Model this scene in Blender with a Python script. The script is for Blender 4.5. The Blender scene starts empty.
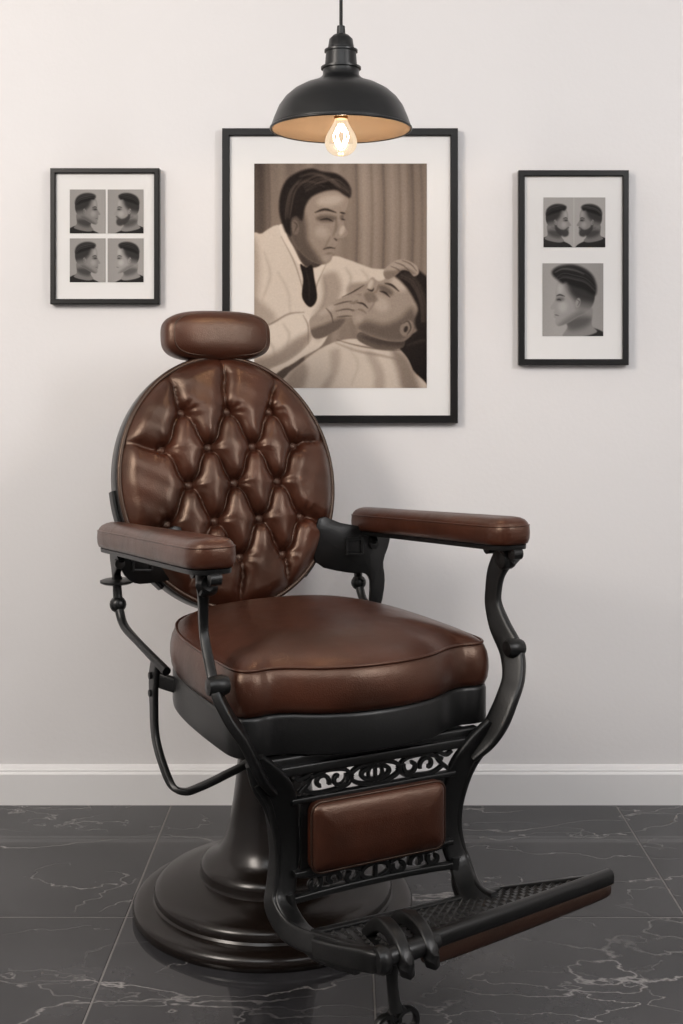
import bpy, math, random, bmesh
import numpy as np
from mathutils import Vector, Matrix
random.seed(3)
scn=bpy.context.scene
scn.view_settings.view_transform='Standard'
scn.view_settings.look='None'

# ------------------------------------------------------------------ materials
def srgb(r,g,b):
    f=lambda c:(c/12.92 if c<=.04045 else ((c+.055)/1.055)**2.4)
    return (f(r/255),f(g/255),f(b/255),1)
def newmat(name):
    m=bpy.data.materials.new(name); m.use_nodes=True
    nt=m.node_tree; return m,nt,nt.nodes['Principled BSDF']
def simple(name,col,rough=.5,metal=0,spec=.5,bump=0,bscale=200,var=0,coat=0,coatr=.2,vscale=6):
    m,nt,b=newmat(name)
    b.inputs['Base Color'].default_value=col
    b.inputs['Roughness'].default_value=rough
    b.inputs['Metallic'].default_value=metal
    b.inputs['Specular IOR Level'].default_value=spec
    b.inputs['Coat Weight'].default_value=coat
    b.inputs['Coat Roughness'].default_value=coatr
    tc=nt.nodes.new('ShaderNodeTexCoord')
    if bump:
        n=nt.nodes.new('ShaderNodeTexNoise'); n.inputs['Scale'].default_value=bscale; n.inputs['Detail'].default_value=4
        bp=nt.nodes.new('ShaderNodeBump'); bp.inputs['Strength'].default_value=bump; bp.inputs['Distance'].default_value=.002
        nt.links.new(tc.outputs['Object'],n.inputs['Vector'])
        nt.links.new(n.outputs['Fac'],bp.inputs['Height']); nt.links.new(bp.outputs['Normal'],b.inputs['Normal'])
    if var:
        n=nt.nodes.new('ShaderNodeTexNoise'); n.inputs['Scale'].default_value=vscale; n.inputs['Detail'].default_value=6
        r=nt.nodes.new('ShaderNodeValToRGB')
        c=col
        r.color_ramp.elements[0].position=.3; r.color_ramp.elements[1].position=.7
        r.color_ramp.elements[0].color=(c[0]*(1-var),c[1]*(1-var),c[2]*(1-var),1)
        r.color_ramp.elements[1].color=(c[0]*(1+var),c[1]*(1+var),c[2]*(1+var),1)
        nt.links.new(tc.outputs['Object'],n.inputs['Vector'])
        nt.links.new(n.outputs['Fac'],r.inputs['Fac']); nt.links.new(r.outputs['Color'],b.inputs['Base Color'])
    return m
M_wall=simple('wall_paint',srgb(226,224,224),.85,spec=.2,bump=.15,bscale=90)
M_ceil=simple('ceiling_paint',srgb(235,235,235),.9,spec=.1,bump=.05)
M_base=simple('baseboard_paint',srgb(230,229,229),.45,spec=.4,bump=.02)
M_black=simple('black_cast_iron',srgb(15,15,15),.36,metal=.0,spec=.42,bump=.12,bscale=260,var=.15)
M_blackg=simple('black_gloss_enamel',srgb(20,17,16),.28,spec=.5,bump=.03,bscale=60,var=.2)
M_bronze=simple('dark_bronze_enamel',srgb(24,17,13),.24,metal=.15,spec=.5,bump=.04,bscale=40,var=.25)
M_frame=simple('black_frame_wood',srgb(16,15,15),.4,spec=.35,bump=.05)
M_mat=simple('white_mat_board',srgb(226,225,224),.9,spec=.1,bump=.03)
M_lampblk=simple('lamp_black_metal',srgb(17,18,19),.36,spec=.45,bump=.03)
M_lampin=simple('lamp_inner_paint',srgb(112,98,84),.55,spec=.3,bump=.03)
M_cord=simple('black_cord',srgb(18,18,18),.7)
M_brass=simple('bulb_cap_metal',srgb(150,110,60),.3,metal=1)
M_grout=simple('grout',srgb(120,117,115),.8,spec=.2,bump=.1)

def leather(name,col,rough=.29):
    m,nt,b=newmat(name)
    tc=nt.nodes.new('ShaderNodeTexCoord')
    n=nt.nodes.new('ShaderNodeTexNoise'); n.inputs['Scale'].default_value=9; n.inputs['Detail'].default_value=8
    r=nt.nodes.new('ShaderNodeValToRGB')
    r.color_ramp.elements[0].position=.3; r.color_ramp.elements[1].position=.72
    r.color_ramp.elements[0].color=tuple(c*.62 for c in col[:3])+(1,)
    r.color_ramp.elements[1].color=tuple(min(1,c*1.4) for c in col[:3])+(1,)
    nt.links.new(tc.outputs['Object'],n.inputs['Vector']); nt.links.new(n.outputs['Fac'],r.inputs['Fac'])
    nt.links.new(r.outputs['Color'],b.inputs['Base Color'])
    v=nt.nodes.new('ShaderNodeTexVoronoi'); v.inputs['Scale'].default_value=420
    n2=nt.nodes.new('ShaderNodeTexNoise'); n2.inputs['Scale'].default_value=30; n2.inputs['Detail'].default_value=5
    ml=nt.nodes.new('ShaderNodeMath'); ml.operation='MULTIPLY'; ml.inputs[1].default_value=.25
    mx=nt.nodes.new('ShaderNodeMath'); mx.operation='ADD'
    nt.links.new(tc.outputs['Object'],v.inputs['Vector']); nt.links.new(tc.outputs['Object'],n2.inputs['Vector'])
    nt.links.new(v.outputs['Distance'],ml.inputs[0]);nt.links.new(ml.outputs[0],mx.inputs[0]); nt.links.new(n2.outputs['Fac'],mx.inputs[1])
    bp=nt.nodes.new('ShaderNodeBump'); bp.inputs['Strength'].default_value=.3; bp.inputs['Distance'].default_value=.003
    nt.links.new(mx.outputs[0],bp.inputs['Height']); nt.links.new(bp.outputs['Normal'],b.inputs['Normal'])
    mr=nt.nodes.new('ShaderNodeMapRange'); mr.inputs['To Min'].default_value=rough-.05; mr.inputs['To Max'].default_value=rough+.10
    nt.links.new(n2.outputs['Fac'],mr.inputs['Value']); nt.links.new(mr.outputs['Result'],b.inputs['Roughness'])
    b.inputs['Specular IOR Level'].default_value=.7
    b.inputs['Specular Tint'].default_value=(1,.76,.60,1)
    return m
M_leather=leather('brown_leather',srgb(60,31,21))
M_leather2=leather('brown_leather_piping',srgb(40,22,16),.34)

def marble():
    m,nt,b=newmat('dark_marble_tile')
    N=nt.nodes.new; L=nt.links.new
    tc=N('ShaderNodeTexCoord')
    n=N('ShaderNodeTexNoise'); n.inputs['Scale'].default_value=2.6; n.inputs['Detail'].default_value=12; n.inputs['Roughness'].default_value=.68
    r=N('ShaderNodeValToRGB'); r.color_ramp.elements[0].position=.3; r.color_ramp.elements[1].position=.75
    r.color_ramp.elements[0].color=srgb(30,30,32); r.color_ramp.elements[1].color=srgb(68,67,69)
    L(tc.outputs['Object'],n.inputs['Vector']); L(n.outputs['Fac'],r.inputs['Fac'])
    def vein(scale,dist,w,seed,rot,lo,hi):
        mp=N('ShaderNodeMapping'); mp.inputs['Location'].default_value=(seed,seed*.7,0); mp.inputs['Rotation'].default_value=(0,0,rot)
        mp.inputs['Scale'].default_value=(1,2.1,1)
        L(tc.outputs['Object'],mp.inputs['Vector'])
        nn=N('ShaderNodeTexNoise'); nn.inputs['Scale'].default_value=scale; nn.inputs['Detail'].default_value=7; nn.inputs['Roughness'].default_value=.5; nn.inputs['Distortion'].default_value=dist
        L(mp.outputs['Vector'],nn.inputs['Vector'])
        s=N('ShaderNodeMath'); s.operation='SUBTRACT'; s.inputs[1].default_value=.5; L(nn.outputs['Fac'],s.inputs[0])
        a=N('ShaderNodeMath'); a.operation='ABSOLUTE'; L(s.outputs[0],a.inputs[0])
        mr=N('ShaderNodeMapRange'); mr.inputs['From Min'].default_value=0; mr.inputs['From Max'].default_value=w
        mr.inputs['To Min'].default_value=1; mr.inputs['To Max'].default_value=0; L(a.outputs[0],mr.inputs['Value'])
        n3=N('ShaderNodeTexNoise'); n3.inputs['Scale'].default_value=2.4; n3.inputs['Detail'].default_value=4; L(mp.outputs['Vector'],n3.inputs['Vector'])
        m3=N('ShaderNodeMapRange'); m3.inputs['From Min'].default_value=lo; m3.inputs['From Max'].default_value=hi; L(n3.outputs['Fac'],m3.inputs['Value'])
        mu=N('ShaderNodeMath'); mu.operation='MULTIPLY'; L(mr.outputs['Result'],mu.inputs[0]); L(m3.outputs['Result'],mu.inputs[1])
        return mu
    a=vein(1.1,.15,.0036,3.1,.6,.40,.62); c=vein(2.0,.2,.0034,8.3,-.5,.44,.66); d=vein(1.6,.1,.0028,14.7,1.3,.46,.66)
    ad=N('ShaderNodeMath'); ad.operation='MAXIMUM'; L(a.outputs[0],ad.inputs[0]); L(c.outputs[0],ad.inputs[1])
    ad2=N('ShaderNodeMath'); ad2.operation='MAXIMUM'; L(ad.outputs[0],ad2.inputs[0]); L(d.outputs[0],ad2.inputs[1])
    sc=N('ShaderNodeMath'); sc.operation='MULTIPLY'; sc.inputs[1].default_value=.62; L(ad2.outputs[0],sc.inputs[0])
    mx=N('ShaderNodeMix'); mx.data_type='RGBA'; L(sc.outputs[0],mx.inputs['Factor']); L(r.outputs['Color'],mx.inputs['A'])
    mx.inputs['B'].default_value=srgb(180,175,172)
    L(mx.outputs['Result'],b.inputs['Base Color'])
    b.inputs['Roughness'].default_value=.06; b.inputs['Specular IOR Level'].default_value=.5
    return m
M_marble=marble()

# ------------------------------------------------------------------ helpers
def empty(name,loc=(0,0,0),rotz=0):
    e=bpy.data.objects.new(name,None); e.location=loc; e.rotation_euler=(0,0,rotz)
    scn.collection.objects.link(e); return e
def mobj(name,verts,faces,mat,parent=None,smooth=True,angle=None):
    me=bpy.data.meshes.new(name); me.from_pydata([tuple(v) for v in verts],[],faces); me.validate(); me.update()
    bm=bmesh.new(); bm.from_mesh(me); bmesh.ops.recalc_face_normals(bm,faces=bm.faces); bm.to_mesh(me); bm.free()
    if smooth:
        for p in me.polygons: p.use_smooth=True
        if angle:
            try: me.set_sharp_from_angle(angle=math.radians(angle))
            except Exception: pass
    o=bpy.data.objects.new(name,me); scn.collection.objects.link(o)
    if mat: me.materials.append(mat)
    if parent: o.parent=parent
    return o
def cr(pts,n=8,closed=False):
    pts=[np.array(p,float) for p in pts]; out=[]; N=len(pts)
    rng=range(N) if closed else range(N-1)
    for i in rng:
        if closed: p0,p1,p2,p3=pts[i-1],pts[i],pts[(i+1)%N],pts[(i+2)%N]
        else:
            p1,p2=pts[i],pts[i+1]; p0=pts[i-1] if i>0 else 2*p1-p2; p3=pts[i+2] if i+2<N else 2*p2-p1
        for k in range(n):
            t=k/n; out.append(.5*((2*p1)+(-p0+p2)*t+(2*p0-5*p1+4*p2-p3)*t*t+(-p0+3*p1-3*p2+p3)*t**3))
    if not closed: out.append(pts[-1])
    return out
def L(a,f,z): return (a,-f,z)
def sweep(name,pts,w,t,wide,mat,parent,n=8,closed=False,sq=.35,seg=16,interp=True,merge=None):
    K=len(pts)
    W=w if hasattr(w,'__len__') else [w]*K
    T=t if hasattr(t,'__len__') else [t]*K
    full=[tuple(p)+(W[i],T[i]) for i,p in enumerate(pts)]
    c=cr(full,n,closed) if interp else [np.array(p) for p in full]
    C=[Vector(p[:3]) for p in c]; M=len(C); verts=[];faces=[]
    wd=Vector(wide)
    for i in range(M):
        if closed: tg=C[(i+1)%M]-C[i-1]
        else: tg=C[min(i+1,M-1)]-C[max(i-1,0)]
        tg.normalize()
        B=wd-tg*wd.dot(tg)
        if B.length<1e-4: B=Vector((.3,.5,.8)).cross(tg)
        B.normalize(); Nn=tg.cross(B)
        for k in range(seg):
            a=2*math.pi*(k+.5)/seg; ca,sa=math.cos(a),math.sin(a)
            x=math.copysign(abs(ca)**sq,ca); y=math.copysign(abs(sa)**sq,sa)
            verts.append(C[i]+B*(x*c[i][3]/2)+Nn*(y*c[i][4]/2))
    R=M if closed else M-1
    for i in range(R):
        for k in range(seg):
            a=i*seg+k;b=i*seg+(k+1)%seg;j=(i+1)%M
            faces.append((a,b,j*seg+(k+1)%seg,j*seg+k))
    if not closed:
        faces.append(tuple(range(seg))); faces.append(tuple((M-1)*seg+k for k in range(seg)))
    if merge is not None:
        off=len(merge[0]); merge[0].extend(verts); merge[1].extend([tuple(i+off for i in f) for f in faces]); return
    return mobj(name,verts,faces,mat,parent,True,50)
def tube(name,pts,r,mat,parent,n=6,closed=False,merge=None,seg=12,interp=True):
    rr=[2*x for x in r] if hasattr(r,'__len__') else 2*r
    return sweep(name,pts,rr,rr,(.13,.37,.91),mat,parent,n,closed,1.0,seg,interp,merge)
def lathe(name,prof,mat,parent=None,center=(0,0,0),seg=96,axis='z',merge=None,angle=40):
    verts=[];faces=[]
    for (r,z) in prof:
        for k in range(seg):
            a=2*math.pi*k/seg; x,y=r*math.cos(a),r*math.sin(a)
            if axis=='z': v=(x,y,z)
            elif axis=='x': v=(z,x,y)
            else: v=(x,z,y)
            verts.append((v[0]+center[0],v[1]+center[1],v[2]+center[2]))
    for i in range(len(prof)-1):
        for k in range(seg):
            faces.append((i*seg+k,i*seg+(k+1)%seg,(i+1)*seg+(k+1)%seg,(i+1)*seg+k))
    if prof[0][0]>1e-5: faces.append(tuple(range(seg)))
    if prof[-1][0]>1e-5: faces.append(tuple((len(prof)-1)*seg+k for k in range(seg)))
    if merge is not None:
        off=len(merge[0]); merge[0].extend(verts); merge[1].extend([tuple(i+off for i in f) for f in faces]); return
    return mobj(name,verts,faces,mat,parent,True,angle)
def ball(c,r,sc=(1,1,1),merge=None,seg=16,name='b',mat=None,parent=None):
    V=[];F=[]
    rings=seg//2
    for i in range(rings+1):
        ph=math.pi*i/rings
        for k in range(seg):
            th=2*math.pi*k/seg
            V.append((c[0]+r*sc[0]*math.sin(ph)*math.cos(th),c[1]+r*sc[1]*math.sin(ph)*math.sin(th),c[2]+r*sc[2]*math.cos(ph)))
    for i in range(rings):
        for k in range(seg):
            F.append((i*seg+k,i*seg+(k+1)%seg,(i+1)*seg+(k+1)%seg,(i+1)*seg+k))
    if merge is not None:
        off=len(merge[0]); merge[0].extend(V); merge[1].extend([tuple(i+off for i in f) for f in F]); return
    return mobj(name,V,F,mat,parent)
def box(name,lo,hi,mat,parent=None,bevel=0,seg=2):
    x0,y0,z0=lo;x1,y1,z1=hi
    V=[(x0,y0,z0),(x1,y0,z0),(x1,y1,z0),(x0,y1,z0),(x0,y0,z1),(x1,y0,z1),(x1,y1,z1),(x0,y1,z1)]
    F=[(0,3,2,1),(4,5,6,7),(0,1,5,4),(1,2,6,5),(2,3,7,6),(3,0,4,7)]
    o=mobj(name,V,F,mat,parent,False)
    if bevel:
        m=o.modifiers.new('b','BEVEL'); m.width=bevel; m.segments=seg
    return o
def rings_obj(name,rings,mat,parent,capb=True,capt=True,angle=40,merge=None):
    V=[];F=[];n=len(rings[0])
    for r in rings: V+=r
    for i in range(len(rings)-1):
        for k in range(n):
            F.append((i*n+k,i*n+(k+1)%n,(i+1)*n+(k+1)%n,(i+1)*n+k))
    if capb: F.append(tuple(range(n)))
    if capt: F.append(tuple((len(rings)-1)*n+k for k in range(n)))
    if merge is not None:
        off=len(merge[0]); merge[0].extend(V); merge[1].extend([tuple(i+off for i in f) for f in F]); return
    return mobj(name,V,F,mat,parent,True,angle)
def offset2(out,d):
    P=np.array(out);N=len(P)
    tg=np.roll(P,-1,0)-np.roll(P,1,0); tg/=np.linalg.norm(tg,axis=1)[:,None]
    nm=np.stack([tg[:,1],-tg[:,0]],1)
    c=P.mean(0)
    if ((P-c)*nm).sum()<0: nm=-nm
    return P+nm*d

# ------------------------------------------------------------------ room
WY=3.024
box('wall_back',(-2.4,WY,0),(2.4,WY+.12,2.75),M_wall)
box('wall_left',(-2.52,-2.2,0),(-2.4,WY+.12,2.75),M_wall)
box('wall_right',(2.4,-2.2,0),(2.52,WY+.12,2.75),M_wall)
box('wall_front',(-2.52,-2.32,0),(2.52,-2.2,2.75),M_wall)
box('ceiling',(-2.52,-2.32,2.75),(2.52,WY+.12,2.85),M_ceil)
V=[];F=[]
def addbox(x0,y0,x1,y1,z0,z1,bev=.0012):
    b=len(V)
    V.extend([(x0,y0,z0),(x1,y0,z0),(x1,y1,z0),(x0,y1,z0),(x0,y0,z1-bev),(x1,y0,z1-bev),(x1,y1,z1-bev),(x0,y1,z1-bev),
      (x0+bev,y0+bev,z1),(x1-bev,y0+bev,z1),(x1-bev,y1-bev,z1),(x0+bev,y1-bev,z1)])
    for q in [(0,3,2,1),(0,1,5,4),(1,2,6,5),(2,3,7,6),(3,0,4,7),(4,5,9,8),(5,6,10,9),(6,7,11,10),(7,4,8,11),(8,9,10,11)]:
        F.append(tuple(i+b for i in q))
g=.0016
rows=[WY+.1,2.392,1.76,1.128,.496,-.136,-.768,-1.4,-2.1,-2.32]
for ri in range(len(rows)-1):
    ya,yb=rows[ri+1],rows[ri]
    xs=[-2.52]+[-.444+1.13*k for k in range(-1,3)]+[2.52]
    if ri>0: xs.append(.05)
    xs=sorted(xs)
    for i in range(len(xs)-1):
        addbox(xs[i]+g,ya+g,xs[i+1]-g,yb-g,-.03,0)
fl=mobj('floor',V,F,M_marble,None,False)
fl.data.materials.append(M_grout)
bm=bmesh.new(); bm.from_mesh(fl.data)
vs=[bm.verts.new(p) for p in [(-2.52,-2.32,-.0010),(2.52,-2.32,-.0010),(2.52,WY+.12,-.0010),(-2.52,WY+.12,-.0010)]]
fc=bm.faces.new(vs); fc.material_index=1
bm.to_mesh(fl.data); bm.free()
def baseboard(name,p0,p1,nrm):
    prof=[(0,0),(.016,0),(.016,.078),(.012,.084),(.012,.087),(.009,.090),(.006,.0955),(.003,.0985),(0,.099)]
    V=[];F=[];n=len(prof)
    for P in (p0,p1):
        for d,z in prof: V.append((P[0]+nrm[0]*d,P[1]+nrm[1]*d,z))
    for k in range(n): F.append((k,(k+1)%n,n+(k+1)%n,n+k))
    F.append(tuple(range(n)));F.append(tuple(range(n,2*n)))
    return mobj(name,V,F,M_base,None,False)
baseboard('baseboard_back',(-2.4,WY),(2.4,WY),(0,-1))
baseboard('baseboard_left',(-2.4,-2.2),(-2.4,WY-.016),(1,0))
baseboard('baseboard_right',(2.4,-2.2),(2.4,WY-.016),(-1,0))

# ------------------------------------------------------------------ printed photographs (flat prints)
def seppoly(P,U,Vv):
    P=np.array(P,float);d=np.full(U.shape,1e9);ins=np.zeros(U.shape,bool)
    N=len(P)
    for i in range(N):
        a=P[i];b=P[(i+1)%N];e=b-a
        wx=U-a[0];wy=Vv-a[1];den=e@e+1e-12
        t=np.clip((wx*e[0]+wy*e[1])/den,0,1)
        d=np.minimum(d,(wx-e[0]*t)**2+(wy-e[1]*t)**2)
        c=((a[1]<=Vv)!=(b[1]<=Vv))
        xx=a[0]+(Vv-a[1])*(e[0])/(e[1] if abs(e[1])>1e-9 else 1e-9)
        ins^=(c&(U<xx))
    d=np.sqrt(d);return np.where(ins,-d,d)
def blur(a,k):
    for _ in range(k):
        p=np.pad(a,1,mode='edge')
        a=(p[:-2,1:-1]+2*p[1:-1,1:-1]+p[2:,1:-1])/4
        p=np.pad(a,1,mode='edge')
        a=(p[1:-1,:-2]+2*p[1:-1,1:-1]+p[1:-1,2:])/4
    return a
class Canvas:
    def __init__(s,u0,v0,u1,v1,res,tone=.6):
        s.b=(u0,v0,u1,v1)
        s.nx=int((u1-u0)*res)+1;s.ny=int((v1-v0)*res)+1
        s.U,s.V=np.meshgrid(np.linspace(u0,u1,s.nx),np.linspace(v0,v1,s.ny))
        s.t=np.full(s.U.shape,float(tone));s.mask=np.ones(s.U.shape)
    def win(s,P,pad):
        P=np.array(P,float);u0,v0,u1,v1=s.b
        fx=(s.nx-1)/(u1-u0);fy=(s.ny-1)/(v1-v0)
        i0=max(0,int((P[:,0].min()-pad-u0)*fx));i1=min(s.nx,int((P[:,0].max()+pad-u0)*fx)+2)
        j0=max(0,int((P[:,1].min()-pad-v0)*fy));j1=min(s.ny,int((P[:,1].max()+pad-v0)*fy)+2)
        return slice(j0,max(j1,j0)),slice(i0,max(i1,i0))
    def poly(s,P,tone,soft=.7,alpha=1,smooth=True,clip=None):
        if smooth:P=cr(P,5,True)
        w=s.win(P,soft*2+1)
        s.mask=np.zeros(s.U.shape)
        if s.U[w].size:
            d=seppoly(P,s.U[w],s.V[w]); m=np.clip(.5-d/(2*soft),0,1); m=m*m*(3-2*m)
            s.mask[w]=m
        if clip is not None:s.mask=s.mask*clip
        s.t=s.t*(1-s.mask*alpha)+tone*s.mask*alpha
        return s.mask.copy()
    def ell(s,cx,cy,rx,ry,ang,tone,soft=.7,alpha=1,clip=None):
        a=math.radians(ang)
        return s.poly([(cx+rx*math.cos(t)*math.cos(a)-ry*math.sin(t)*math.sin(a),cy+rx*math.cos(t)*math.sin(a)+ry*math.sin(t)*math.cos(a)) for t in np.linspace(0,2*math.pi,14)[:-1]],tone,soft,alpha,True,clip)
    def stroke(s,P,w,tone,alpha=1,soft=.6,clip=None,taper=True):
        P=np.array(cr(P,5))
        ww=s.win(P,w+soft*2+1)
        if not s.U[ww].size:return
        U=s.U[ww];Vv=s.V[ww];best=np.full(U.shape,1e9)
        N=len(P)
        for i in range(N-1):
            a=P[i];e=P[i+1]-a;den=e@e+1e-12
            t=np.clip(((U-a[0])*e[0]+(Vv-a[1])*e[1])/den,0,1)
            d=np.hypot(U-a[0]-e[0]*t,Vv-a[1]-e[1]*t)
            hw=w/2
            if taper:
                g=(i+t)/(N-1);hw=w/2*(.3+.7*np.sin(np.pi*np.clip(g,0,1)))
            best=np.minimum(best,d-hw)
        m=np.clip(.5-best/(2*soft),0,1)
        m=m*m*(3-2*m)*alpha
        if clip is not None:m=m*clip[ww]
        s.t[ww]=s.t[ww]*(1-m)+tone*m
    def build(s,name,x0,z1,x1,z0,y,parent,sepia=1.0,grain=.02,bl=1):
        rng=np.random.default_rng(5)
        t=blur(s.t,bl)
        t=t+blur(rng.normal(0,1,s.t.shape),1)*grain
        t=np.clip(t,0,1)
        ks=np.array([0,.25,.5,.75,1])
        if sepia>.5: R=[24,72,126,176,218];G=[20,62,112,162,206];B=[19,56,101,149,193]
        else: R=[24,72,124,172,216];G=[23,70,121,169,213];B=[23,69,119,166,210]
        rgb=np.stack([np.interp(t,ks,np.array(c)/255) for c in (R,G,B)],-1)
        lin=np.where(rgb<=.04045,rgb/12.92,((rgb+.055)/1.055)**2.4)
        nx,ny=s.nx,s.ny
        X,Z=np.meshgrid(np.linspace(x0,x1,nx),np.linspace(z1,z0,ny))
        co=np.stack([X,np.full(X.shape,y),Z],-1).reshape(-1,3)
        idx=np.arange(nx*ny).reshape(ny,nx)
        q=np.stack([idx[:-1,:-1],idx[1:,:-1],idx[1:,1:],idx[:-1,1:]],-1).reshape(-1,4)
        me=bpy.data.meshes.new(name)
        me.vertices.add(nx*ny);me.vertices.foreach_set('co',co.ravel())
        me.loops.add(q.size);me.loops.foreach_set('vertex_index',q.ravel().astype(np.int32))
        me.polygons.add(len(q));me.polygons.foreach_set('loop_start',np.arange(0,q.size,4,dtype=np.int32))
        try: me.polygons.foreach_set('loop_total',np.full(len(q),4,dtype=np.int32))
        except Exception: pass
        me.update(calc_edges=True)
        ca=me.color_attributes.new('ink','FLOAT_COLOR','POINT')
        ca.data.foreach_set('color',np.concatenate([lin.reshape(-1,3),np.ones((nx*ny,1))],1).ravel().astype(np.float32))
        m=bpy.data.materials.get('photo_print')
        if not m:
            m,nt,b=newmat('photo_print')
            at=nt.nodes.new('ShaderNodeVertexColor');at.layer_name='ink'
            nt.links.new(at.outputs['Color'],b.inputs['Base Color']);b.inputs['Roughness'].default_value=.7;b.inputs['Specular IOR Level'].default_value=.05
        me.materials.append(m)
        o=bpy.data.objects.new(name,me);scn.collection.objects.link(o);o.parent=parent
        return o
FY=3.0
def px(u,v,y=FY): return ((u-346)/1185*y,1.1-(v-372)/1185*y)
def picture_frame(name,u0,v0,u1,v1,bw,depth=.024):
    e=empty(name,(0,0,0))
    x0,z1=px(u0,v0);x1,z0=px(u1,v1);w=bw
    yf=FY;yb=WY-.001
    V=[];F=[]
    pro=[(0,yb),(0,yf+.002),(.002,yf),(w-.002,yf),(w,yf+.002),(w,yb)]
    n=len(pro)
    for (cx,cz,sx,sz) in ((x0,z0,1,1),(x1,z0,-1,1),(x1,z1,-1,-1),(x0,z1,1,-1)):
        for d,y in pro: V.append((cx+sx*d,y,cz+sz*d))
    for c in range(4):
        for k in range(n):
            F.append((c*n+k,c*n+(k+1)%n,((c+1)%4)*n+(k+1)%n,((c+1)%4)*n+k))
    mobj('frame_border',V,F,M_frame,e,False)
    box('mat_board',(x0+w*.6,yf+.009,z0+w*.6),(x1-w*.6,yf+.014,z1-w*.6),M_mat,e)
    return e
def put(c,name,parent,u0,v0,u1,v1,sepia,bl=1,grain=.02):
    x0,z1=px(u0,v0);x1,z0=px(u1,v1)
    c.build(name,x0,z1,x1,z0,FY+.008,parent,sepia,grain,bl)
rnd=np.random.default_rng(11)
main=picture_frame('framed_barber_photograph',222,128,458,423,.019)
c=Canvas(254,163,427,388,2.5,.6)
x=c.U+1.5*np.sin(c.V*.02)
c.t=.47+.035*np.sin(x*.21)+.02*np.sin(x*.47+1)+.04*(c.U-254)/173
c.t+=.05*np.exp(-((c.U-372)/26)**2)-.16*np.exp(-((c.U-257)/9)**2)
for xx,a in ((268,.5),(356,.45),(371,.35),(383,.5),(399,.35),(412,.5),(421,.3)): c.stroke([(xx,160),(xx+1.5,215),(xx,272)],2.2,.30,a,soft=2,taper=False)
for xx in (364,392,405): c.stroke([(xx,160),(xx+1,215),(xx,272)],3,.64,.4,soft=2.5,taper=False)
c.poly([(250,366),(300,352),(300,392),(250,392)],.30,2)
coat=c.poly([(250,246),(262,233),(280,225),(292,246),(304,270),(318,268),(332,256),(350,260),(372,268),(394,270),(398,280),(384,288),(362,292),(348,300),(334,322),(322,345),(304,356),(284,368),(250,378)],.88,1)
def fold(P,w,t,a,clip,soft=2.2): c.stroke(P,w,t,a,soft=soft,clip=clip)
c.poly([(322,276),(336,272),(342,290),(332,314),(318,340),(312,320),(322,298)],.52,5,.65,clip=coat)
c.poly([(350,284),(372,282),(394,282),(386,290),(362,294),(348,300)],.44,3,.65,clip=coat)
c.poly([(250,300),(262,302),(276,318),(262,330),(250,334)],.54,5,.6,clip=coat)
c.poly([(250,240),(258,246),(260,275),(256,305),(250,310)],.58,5,.6,clip=coat)
for P,w,t,a in [([(264,252),(270,275),(262,300)],2,.62,.5),([(278,272),(288,292),(290,312)],1.8,.64,.45),([(346,268),(351,278),(347,290)],2.2,.54,.5),
   ([(362,270),(368,278),(364,288)],2,.56,.45),([(324,276),(326,292),(321,310)],1.6,.5,.5)]: fold(P,w,t,a,coat,2.8)
c.poly([(279,226),(287,226),(298,246),(304,266),(297,262),(286,246)],.95,.8)
c.poly([(304,268),(318,266),(327,257),(325,268),(314,283),(307,278)],.92,.8)
c.stroke([(281,236),(295,264),(307,304)],1.2,.42,.65,soft=1);c.stroke([(327,262),(317,284),(312,304)],1.2,.42,.6,soft=1)
neck=c.poly([(288,214),(286,232),(294,248),(303,264),(316,267),(326,258),(324,244)],.34,1)
c.poly([(298,250),(312,262),(328,258),(322,268),(306,268)],.16,3,.7,clip=neck)
c.poly([(300,264),(306,267),(312,265),(314,276),(317,298),(310,307),(302,297),(303,279)],.04,.8)
c.stroke([(306,270),(309,284),(309,300)],1.6,.16,.6,soft=1)
face=c.poly([(292,205),(289,224),(293,240),(301,252),(311,260),(320,264),(328,263),(332,258),(332,254),(335,251),(334,247),(338,244),(337,239.5),(343,237.5),(348,233),(344,224),(344,214),(348,204),(346,193),(332,187),(312,190)],.58,.9)
c.poly([(288,208),(300,206),(306,222),(308,240),(318,256),(324,267),(305,262),(290,240)],.26,4.5,.8,clip=face)
c.ell(330,200,13,5.5,-8,.76,4,.75,face);c.ell(322,232,7,6,20,.72,4,.7,face);c.ell(342,230,2.4,5,20,.80,1.5,.75,face);c.ell(326,258,4,3,0,.66,2,.6,face)
c.ell(326,218,10,3.6,0,.26,2.6,.7,face);c.ell(343,217,3,3,0,.28,1.6,.65,face)
c.stroke([(336,216),(336,227),(333,235)],2.6,.36,.6,soft=1.6,clip=face);c.stroke([(334,238),(338,240),(343,238.5)],2,.13,.8,soft=.9,clip=face)
c.stroke([(330,237),(327,243),(324,249)],1.6,.38,.5,soft=1.3,clip=face)
c.ell(295,227,4,7.5,-8,.42,1);c.stroke([(293,221),(297,225),(294,232)],1.4,.2,.75)
hair=c.poly([(284,229),(279,212),(280,194),(286,180),(297,172),(311,168),(322,171),(336,173),(346,180),(351,189),(350,197),(345,195),(337,190),(328,190),(318,193),(310,198),(305,207),(302,220),(296,216),(291,220),(291,235),(287,233)],.06,1.8)
for k in range(34):
    r=rnd.random();o=rnd.random()
    P=[(351-3*r,196-8*o),(338-4*r,183-6*o+5*r),(322-4*r,181-10*r+3*o),(306-6*r,190-12*r+3*o)]
    c.stroke(P,.7,.10+.40*rnd.random()**2,.5,soft=.7,clip=hair)
for k in range(26):
    r=rnd.random();o=rnd.random()
    P=[(306-10*r,178+4*o),(296-8*r,188+6*o),(292-8*r,204+6*o),(290-6*r,216+4*o)]
    c.stroke(P,.7,.10+.28*rnd.random()**2,.5,soft=.7,clip=hair)
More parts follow.
